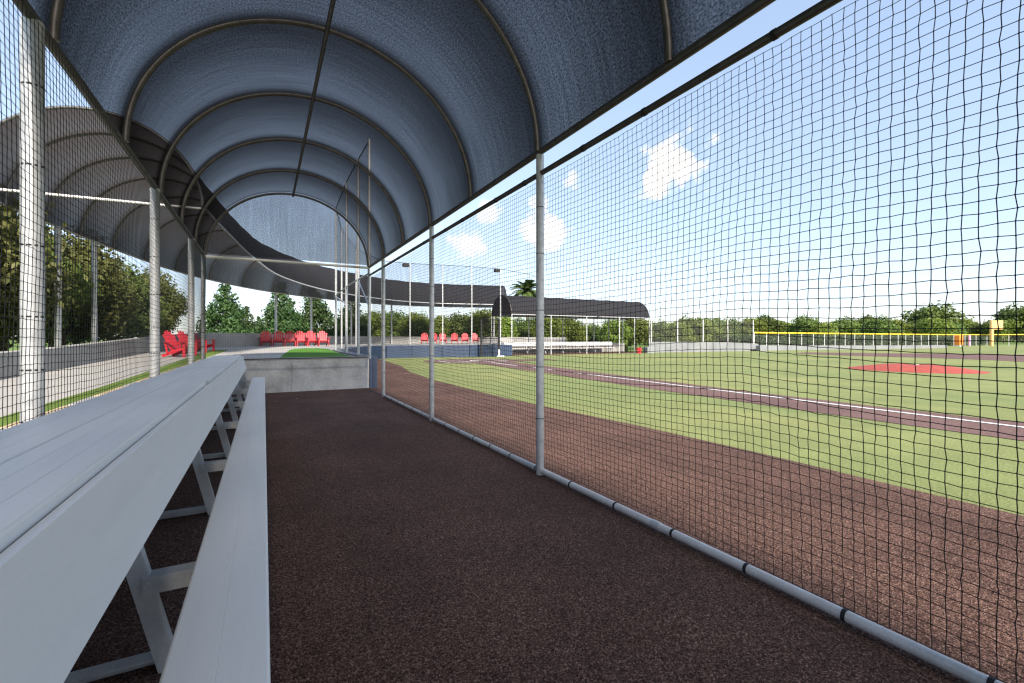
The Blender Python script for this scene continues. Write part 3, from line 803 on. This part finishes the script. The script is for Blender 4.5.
# outer plaza wall
OW = [(-3.65, -8, .98), (-3.65, 6, 1.03), (-3.65, 12, 1.12), (-3.65, 18, 1.28), (-3.62, 24, 1.45), (-2.9, 29.0, 1.60), (-.9, 31.6, 1.62), (1.4, 34.2, 1.60), (4.3, 38.2, 1.5), (8.7, 41.4, 1.46), (14, 42.2, 1.46), (21, 40.9, 1.42), (27, 38, 1.4)]
vs = []; fs = []
for i, (x, y, z) in enumerate(OW):
    a = Vector(OW[max(0, i-1)][:2]); b = Vector(OW[min(len(OW)-1, i+1)][:2]); d = (b-a).normalized(); n = Vector((-d.y, d.x)) * .24
    vs += [(x, y, .55), (x+n.x, y+n.y, .55), (x+n.x, y+n.y, z), (x, y, z)]
    if i:
        o_ = 4*i
        for k in range(4): fs.append((o_-4+k, o_-4+(k+1) % 4, o_+(k+1) % 4, o_+k))
fs += [(0, 3, 2, 1), tuple(4*(len(OW)-1)+k for k in (0, 1, 2, 3))]
m = MB(); m.add(vs, fs); tag(m.build('boundary_wall', M['wall_conc']), 'long curved grey concrete wall round the outside of the plaza', 'wall')
# third-base side wall
TW = [(30.9, 30.4, .98), (36.4, 29.7, .95), (40.5, 29.5, .90), (44.6, 29.1, .75), (45.0, 29.1, .58), (52.5, 29.0, .50), (67.5, 26.6, .42), (80, 25.5, .38)]
vs = []; fs = []
for i, (x, y, z) in enumerate(TW):
    vs += [(x, y, -.02), (x, y+.25, -.02), (x, y+.25, z), (x, y, z)]
    if i:
        o_ = 4*i
        for k in range(4): fs.append((o_-4+k, o_-4+(k+1) % 4, o_+(k+1) % 4, o_+k))
fs += [(0, 3, 2, 1), tuple(4*(len(TW)-1)+k for k in (0, 1, 2, 3))]
m = MB(); m.add(vs, fs); tag(m.build('foul_wall', M['white_conc']), 'low pale grey wall stepping down along the far foul line beyond the far dugout', 'wall')

# foul side wire fence and yellow-capped outfield fence
ff = thing('foul_fence', 'wire fence on slim white posts along the far foul wall', 'fence', (38, 29.9, 0))
fpts = [(31.4, 30.75), (34.4, 30.35), (37.6, 30.05), (41.0, 29.85), (44.6, 29.5)]
for x, y in fpts:
    m = MB(); m.tube([(x, y, 0), (x, y, 3.15)], .05, 8); m.build('post', M['rail'], ff, 40)
mb = MB(); mb.uv = []
for i, (x, y) in enumerate(fpts):
    mb.v += [(x, y, .5), (x, y, 3.1)]; mb.uv += [(i*3.3, 0), (i*3.3, 2.6)]
    if i: mb.f.append((2*i-2, 2*i, 2*i+1, 2*i-1))
mb.build('wire_mesh', M['chainlink'], ff)
of = thing('outfield_fence', 'long fence with bright yellow cap below the distant trees', 'fence', (75, 29.5, 0))
opts = [(44.9, 29.6), (52, 30.1), (60, 30.5), (68, 30.9), (76, 31.2), (84, 31.5), (92, 31.6), (101, 31.4), (107.5, 29.2), (112, 20), (118, 8), (122, -6), (124, -22), (122, -40)]
m = MB(); m.tube([(x, y, 1.88) for x, y in opts], .085, 8); m.build('cap', M['yellow'], of, 60)
for a, b in zip(opts[:-1], opts[1:]):
    L = math.dist(a, b); n = max(1, round(L/2.7))
    for k in range(n):
        x = a[0] + (b[0]-a[0])*k/n; y = a[1] + (b[1]-a[1])*k/n
        if y < -12: continue
        m = MB(); m.tube([(x, y, 0), (x, y, 1.95)], .045, 6); m.build('post', M['rail'], of, 40)
mb = MB(); mb.uv = []; acc_l = 0
for i, (x, y) in enumerate(opts):
    if i: acc_l += math.dist(opts[i-1], opts[i])
    mb.v += [(x, y+.06, 0), (x, y+.06, 1.9)]; mb.uv += [(acc_l, 0), (acc_l, 1.9)]
    if i: mb.f.append((2*i-2, 2*i, 2*i+1, 2*i-1))
mb.build('wire_mesh', M['chainlink'], of)

fp = thing('foul_pole', 'orange-yellow foul pole with a small mesh wing at its top', 'foul pole', (106.3, 28.3, 0))
m = MB(); m.tube([(106.3, 28.3, 0), (106.3, 28.3, 4.3)], .26, 10); m.build('pole', M['poleorange'], fp, 40)
m = MB()
m.bar((106.4, 28.2, 3.5), (107.5, 27.3, 3.5), .08, 1.5); m.bar((107.5, 27.3, 2.72), (107.5, 27.3, 4.28), .14, .14); m.build('wing', M['poleorange'], fp)
ob = thing('padded_crate', 'bright orange boxy pad standing in front of the yellow-capped fence', 'pad', (99.1, 30.3, 0))
m = MB(); m.box(98.45, 99.7, 29.8, 30.6, .2, 1.85, .12); m.build('body', M['orange'], ob)
m = MB(); m.box(98.52, 99.63, 29.87, 30.53, 0, .2); m.build('foot', M['white'], ob)
m = MB(); m.tube([(99.75, 29.1, 0), (99.75, 29.1, 1.8)], .15, 8)
tag(m.build('marker_post', M['lilac'], None, 40), 'slim lilac post standing right beside the orange pad', 'post')

# screen by the backstop
ls = thing('practice_screen', 'tall black-framed practice screen standing in front of the navy padding', 'screen', (14.2, 28.7, 0))
a, b = Vector((13.35, 29.0, 0)), Vector((14.45, 28.42, 0))
m = MB(); m.tube([(a.x, a.y, .05), (a.x, a.y, 2.65), (b.x, b.y, 2.65), (b.x, b.y, .55)], .075, 8); m.tube([(a.x, a.y, 1.3), (b.x, b.y, 1.3)], .03, 8); m.build('frame', M['black'], ls, 50)
m = MB(); m.tube([(b.x, b.y, .02), (b.x, b.y, .60)], .06, 8); m.bar((b.x-.1, b.y+.05, .05), (b.x+.35, b.y-.15, .05), .1, .08); m.build('foot', M['white'], ls)
mb = MB(); mb.v = [(a.x, a.y, .1), (b.x, b.y, .1), (b.x, b.y, 2.6), (a.x, a.y, 2.6)]; mb.f = [(0, 1, 2, 3)]; mb.uv = [(0, 0), (1.25, 0), (1.25, 2.5), (0, 2.5)]
mb.build('net', mesh_sheet_mat('screen_netting', .35), ls)
# red bucket and white box by the far dugout
rb = MB(); rb.tube([(28.55, 29.4, 0), (28.55, 29.4, .48)], [.19, .24], 14); tag(rb.build('bucket', M['red'], None, 40), 'red bucket on the turf at the end of the far dugout', 'bucket')
wb = MB(); wb.box(29.5, 30.35, 29.3, 29.9, 0, .55, .05); tag(wb.build('storage_box', M['white_conc']), 'pale storage box beside the red bucket near the far dugout', 'box')
wb = MB(); wb.box(43.6, 45.0, 28.1, 28.6, 0, .6, .06); tag(wb.build('storage_box', M['white_conc']), 'pale box on the turf where the far foul wall steps down', 'box')

def far(px, dd): p = FWD*dd + RIGHT*((px-512)/455.1*dd); return p.x, p.y
# ------------------------------------------------------------------ red adirondack chairs
def make_chair(label, group):
    t = thing('adirondack_chair', label, 'chair', (0, 0, 0), 0, group)
    def part(mb, nm): return mb.build(nm, M['red'], t, None, local=True)
    m = MB()
    for k in range(6):                                    # sloping seat slats, front towards -y
        y0 = -.30 + k*.088; z0 = .36 - k*.026
        m.bar((-.26, y0, z0), (.26, y0, z0), .078, .022)
    part(m, 'seat')
    m = MB()
    for k in range(5):                                    # fanned back slats
        u = (k-2); top = .98 - .035*u*u
        m.bar((u*.095, .20, .22), (u*.128, .20 + (top-.22)*.42, top), .088, .02, up=(0, 1, -.4))
    m.bar((-.24, .30, .42), (.24, .30, .42), .05, .02, up=(0, 1, -.4)); part(m, 'backrest')
    for s_ in (-1, 1):
        m = MB(); m.bar((s_*.33, -.36, .55), (s_*.33, .36, .55), .13, .022); part(m, 'armrest')
        m = MB(); m.bar((s_*.29, -.30, 0), (s_*.29, -.30, .54), .09, .03, up=(1, 0, 0)); part(m, 'leg')
        m = MB(); m.bar((s_*.26, -.33, .34), (s_*.26, .50, .04), .025, .10); m.bar((s_*.30, .28, .12), (s_*.30, .36, .54), .06, .03, up=(1, 0, 0)); part(m, 'leg')
    return t
G1, G2, G3 = 'red chairs on the plaza seen past the end wall', 'red chairs behind the backstop', 'red chairs beside the left net'
ordn = ['first', 'second', 'third', 'fourth', 'fifth', 'sixth']
proto = None
def place(x, y, z, face, label, group, sc=1.0):
    """face: direction (dx, dy) the sitter looks"""
    global proto
    rz = math.atan2(face[1], face[0]) + PI/2
    if proto is None:
        proto = make_chair(label, group); proto.location = (x, y, z); proto.rotation_euler = (0, 0, rz); proto.scale = (sc, sc, sc); return proto
    o = dup(proto, (x, y, z), rz, label, (sc, sc, sc)); o['group'] = group; return o
rowA = [(.12, 32.0), (.78, 31.65), (1.42, 31.3), (2.02, 30.98), (2.62, 30.65), (3.22, 30.35)]
for k, (x, y) in enumerate(rowA):
    place(x, y, .82, (.05 + .12*math.sin(k*5), -1), f'red slatted chair, {ordn[k]} from the left in the row of six past the end wall', G1, .98)
for k, (px, dd) in enumerate(((424.5, 40.5), (433.5, 41.0), (443, 41.2), (454.5, 41.5), (465, 41.8), (475, 42.0))):
    r = (px-512)/455.1*dd; p = FWD*dd + RIGHT*r
    place(p.x, p.y, .82, (-.33 + .1*math.sin(k*4), -.94), f'red slatted chair, {ordn[k]} from the left in the row behind the backstop net', G2, 1.0)
for k, (x, y) in enumerate((far(181, 13.9), far(193, 15.4), far(203, 17.2))):
    place(x, y, zz(y), (.9, -.45), f'red slatted chair beside the left net, {["nearest", "middle", "farthest"][k]} of the three', G3, .82)

# ------------------------------------------------------------------ trees
def crown_arrays(seed, h, w, base, n, leaf, kind):
    r = np.random.default_rng(seed)
    if kind == 'cone':
        nl = 34
        t = r.random(nl)**1.2; ca = r.random(nl)*2*PI; rad = (1-t)**1.0 * w*.42
        C = np.stack([np.cos(ca)*rad, np.sin(ca)*rad, base + t*(h-base)*.94], 1); lr = .07*w + .20*w*(1-t)
    else:
        nl = 24
        ph = r.random(nl)*2*PI; ct = r.uniform(-.75, 1, nl); st = np.sqrt(1-ct**2); q = .45 + .35*r.random(nl)
        C = np.stack([np.cos(ph)*st*q*w*.5, np.sin(ph)*st*q*w*.5, base + (h-base)*(.5 + .42*ct*(.6+.4*r.random(nl)))], 1); lr = w*r.uniform(.13, .25, nl)
    wts = lr**2; wts /= wts.sum()
    li = r.choice(nl, n, p=wts)
    d = r.normal(size=(n, 3)); d /= np.linalg.norm(d, axis=1, keepdims=True)
    rr = (.35 + .75*r.random(n)**.5)*(1 + .16*r.normal(size=n))
    P = C[li] + d*(lr[li]*rr)[:, None]*np.array([1, 1, .85])
    P[:, 2] = np.maximum(P[:, 2], base*.6 + .05)
    nrm = d + r.normal(0, .7, (n, 3)); nrm /= np.linalg.norm(nrm, axis=1, keepdims=True)
    a = np.cross(nrm, r.normal(size=(n, 3))); a /= np.linalg.norm(a, axis=1, keepdims=True)
    b = np.cross(nrm, a); sz = leaf*(.6 + .8*r.random(n))[:, None]
    V = np.stack([P - a*sz, P + b*sz*.5 + nrm*sz*.12, P + a*sz, P - b*sz*.5 + nrm*sz*.12], 1).reshape(-1, 3)
    return V, np.arange(4*n).reshape(-1, 4), C

def make_tree(name, label, cat, group, seed, h, w, base, n, leaf, mat, kind='round'):
    t = thing(name, label, cat, (0, 0, 0), 0, group)
    V, F, C = crown_arrays(seed, h, w, base, n, leaf, kind)
    np_mesh('crown', V, F, mat, t)
    m = MB(); r0 = .035*h*.6 + .04
    m.tube([(0, 0, -.3), (.03, 0, base*.6), (.0, .04, base + (h-base)*.4), (.02, 0, h*.82)], [r0*1.2, r0, r0*.6, r0*.15], 8)
    rr = random.Random(seed)
    for k in range(7):
        c = C[rr.randrange(len(C))]; z = base*.7 + (max(c[2], base*.8) - base*.7)*.45
        m.tube([(0.01, .01, z), (c[0]*.5, c[1]*.5, (z + c[2])/2 + .1), tuple(c)], [r0*.45, r0*.3, r0*.1], 5)
    m.build('trunk', M['bark'], t, 60, local=True)
    return t

POS = {}
def put(proto_list, items, fmt, first=[0]):
    pass

# prototypes, each moved to its first place and then copied
def forest(protos, items):
    """items: (proto index, x, y, z, scale, squash, label)"""
    used = set()
    for n_, (pi, x, y, z, sc, sq, lab, grp) in enumerate(items):
        p = protos[pi]; rz = (n_*2.399) % (2*PI)
        if pi not in used:
            used.add(pi); o = p; o.location = (x, y, z); o.rotation_euler = (0, 0, rz); o.scale = (sc, sc, sc*sq); o['label'] = lab
        else: o = dup(p, (x, y, z), rz, lab, (sc, sc, sc*sq))
        o['group'] = grp
    for i, p in enumerate(protos):
        if i not in used:
            for c in list(p.children): bpy.data.objects.remove(c)
            bpy.data.objects.remove(p)

words = ['first', 'second', 'third', 'fourth', 'fifth', 'sixth', 'seventh', 'eighth', 'ninth', 'tenth', 'eleventh', 'twelfth', 'thirteenth', 'fourteenth', 'fifteenth', 'sixteenth', 'seventeenth', 'eighteenth', 'nineteenth', 'twentieth']
# left row behind the boundary wall
LP_ = [make_tree('leafy_tree', '', 'tree', '', 100+i, 4.6, 3.9, .05, 15000, .085, M[['leaf_warm', 'leaf', 'leaf_warm'][i]]) for i in range(3)]
items = []
rowL = [(-6.8, 4.4, 1.0), (-6.6, 8.0, 1.0), (-6.7, 11.8, 1.0), (-6.5, 15.2, 1.03), (-6.7, 18.8, .98), (-6.4, 22.0, 1.02), (-6.8, 25.2, 1.0), (-6.5, 28.6, .96), (-5.8, 32.0, 1.0), (-9.4, 11, 1.0), (-9.6, 17, 1.0), (-9.5, 24, 1.05), (-9, 30, 1.05)]
for i, (x, y, s_) in enumerate(rowL):
    lab = f'olive green leafy tree behind the left wall, {words[i]} from the camera' if i < 9 else (f'taller olive tree behind the left tree row, {words[i-9]} from the camera' if i < 13 else f'olive green leafy tree left of the bench out of view, {words[i-13]} in its row')
    items.append((i % 3, x, y, .55, s_, 1.0, lab, 'trees behind the left boundary wall'))
forest(LP_, items)
# dark pyramid trees behind the plaza
DP_ = [make_tree('conical_tree', '', 'tree', '', 200+i, 6.0, 4.1, .30, 9000, .13, M['leaf_dark'], 'cone') for i in range(3)]
rowD = [(*far(226, 35.5), .90, 1.05), (*far(246, 39), .62, 1.0), (*far(281, 37.5), .90, 1.08), (*far(314, 40), .92, 1.12), (*far(258, 43), .5, 1.0), (*far(352, 43), .85, 1.05), (*far(298, 45), .6, .9)]
items = []
dl = ['dark pyramid-shaped tree at the left end of the plaza wall', 'smaller dark tree just right of the leftmost pyramid tree', 'dark pyramid-shaped tree behind the left half of the red chair row', 'dark pyramid-shaped tree behind the right half of the red chair row',
      'low dark tree in the gap between two pyramid trees', 'dark pyramid tree seen through the tall net left of the backstop', 'small dark tree behind the red chair row']
for i, (x, y, s_, q) in enumerate(rowD): items.append((i % 3, x, y, .5, s_, q, dl[i], 'dark trees behind the plaza wall'))
forest(DP_, items)
# bright bushes behind the backstop and far dugout
BP_ = [make_tree('bushy_tree', '', 'tree', '', 300+i, 4.0, 4.0, .15, 6500, .13, M[['leaf_light', 'leaf', 'leaf_light'][i]]) for i in range(3)]
items = []
rowB = []
for i in range(17):
    px = 372 + i*22.0; dd = 49 + 3*math.sin(i*2.1) + i*.35
    p = FWD*dd + RIGHT*((px-512)/455.1*dd); rowB.append((p.x, p.y, .92 + .10*math.sin(i*1.7)))
for i, (x, y, s_) in enumerate(rowB):
    items.append((i % 3, x, y, .4 if x < 28 else -.1, s_ if x < 28 else s_*.98, 1.0, f'bright bushy tree behind backstop and far dugout, {words[i]} from the left', 'bushy trees behind the backstop and far dugout'))
forest(BP_, items)
# trees beyond the outfield fence
OP_ = [make_tree('broadleaf_tree', '', 'tree', '', 400+i, 7.0, 8.0, .3, 5200, .30, M[['leaf_light', 'leaf', 'leaf_light', 'leaf'][i]]) for i in range(4)]
items = []
n_o = 20
for i in range(n_o):
    px = 716 + i*18.0; dd = 92 + 8*math.sin(i*1.9) + i*1.6
    x, y = far(px, dd); items.append((i % 4, x, y, -.1, .72 + .10*math.sin(i*2.7+1) + i*.008, 1.0, f'yellow-green tree in the front row beyond the yellow-capped fence, {words[i]} from the left', 'front row of trees beyond the outfield fence'))
x, y = far(932, 132); items.append((1, x, y, 0, 1.55, .98, 'big round dark tree rising above the row left of the orange pad', 'tall trees beyond the outfield fence'))
x, y = far(1026, 118); items.append((3, x, y, 0, 1.35, 1.0, 'tall tree at the right edge behind the foul pole', 'tall trees beyond the outfield fence'))
x, y = far(762, 120); items.append((1, x, y, 0, .98, 1.0, 'darker tree peeking over the left part of the far tree row', 'tall trees beyond the outfield fence'))
x, y = far(866, 128); items.append((3, x, y, 0, 1.05, 1.0, 'small dark crown rising over the middle of the far tree row', 'tall trees beyond the outfield fence'))
x, y = far(690, 105); items.append((3, x, y, 0, .85, 1.0, 'small tree just right of the far dugout canopy above the wire fence', 'tall trees beyond the outfield fence'))
forest(OP_, items)
# clipped hedge under the yellow cap
hn = 26000; hr = np.random.default_rng(55)
hx = 46 + hr.random(hn)*78; hy = 32.4 + 1.6*hr.random(hn); hz = .1 + 1.5*hr.random(hn)**.7
Pt = np.stack([hx, hy, hz], 1); nrm = hr.normal(size=(hn, 3)); nrm /= np.linalg.norm(nrm, axis=1, keepdims=True)
a = np.cross(nrm, hr.normal(size=(hn, 3))); a /= np.linalg.norm(a, axis=1, keepdims=True); b = np.cross(nrm, a); sz = .16*(.6+.8*hr.random(hn))[:, None]
V = np.stack([Pt - a*sz, Pt + b*sz*.6, Pt + a*sz, Pt - b*sz*.6], 1).reshape(-1, 3)
tag(np_mesh('hedge', V, np.arange(4*hn).reshape(-1, 4), M['leaf_dark']), 'dark hedge running low behind the yellow-capped fence', 'hedge')
# low thicket filling the far background
wn_ = 60000; hr = np.random.default_rng(56)
px = 340 + 900*hr.random(wn_); dd = 150 + 25*hr.random(wn_)
base_p = np.array(FWD)[None]*dd[:, None] + np.array(RIGHT)[None]*((px-512)/455.1*dd)[:, None]
top = 5.0 + 1.3*np.sin(px*.05) + 1.0*np.sin(px*.13+1)
base_p[:, 2] = top*hr.random(wn_)**.6
nrm = hr.normal(size=(wn_, 3)); nrm /= np.linalg.norm(nrm, axis=1, keepdims=True)
a = np.cross(nrm, hr.normal(size=(wn_, 3))); a /= np.linalg.norm(a, axis=1, keepdims=True); b = np.cross(nrm, a); sz = .5*(.6+.8*hr.random(wn_))[:, None]
V = np.stack([base_p - a*sz, base_p + b*sz*.6, base_p + a*sz, base_p - b*sz*.6], 1).reshape(-1, 3)
tag(np_mesh('far_woods', V, np.arange(4*wn_).reshape(-1, 4), M['leaf_light']), 'green woods far beyond the field', 'woods', kind='stuff')

# palm behind the crescent canopy
def palm():
    x, y = far(527, 60); t = thing('palm_tree', 'palm tree with drooping fronds rising between the two far canopies', 'palm tree', (x, y, 0))
    m = MB(); m.tube([(x, y, -.2), (x+.05, y, 3), (x, y, 7.6)], [.24, .19, .17], 10); m.build('trunk', M['bark'], t, 60)
    r = random.Random(5); m = MB()
    for k in range(64):
        az = k*2.399; el = r.uniform(-.3, 1.25); L = r.uniform(1.9, 2.7)
        pts = []
        for q in range(6):
            s_ = q/5; e = el - s_*s_*1.1
            pts.append(Vector((x + math.cos(az)*L*s_*math.cos(el*.8), y + math.sin(az)*L*s_*math.cos(el*.8), 7.6 + L*(s_*math.sin(el) - .45*s_*s_))))
        side = Vector((-math.sin(az), math.cos(az), 0))
        for q in range(1, 6):
            for u in (0, .33, .66):
                c = pts[q-1].lerp(pts[q], u); d = (pts[q]-pts[q-1]).normalized()
                for sg in (-1, 1):
                    tip = c + side*sg*.42 + d*.30 - Vector((0, 0, .16)); o_ = len(m.v)
                    m.v += [tuple(c - d*.11), tuple(c + d*.11), tuple(tip)]; m.f.append((o_, o_+1, o_+2))
    m.build('fronds', M['palm'], t)
palm()
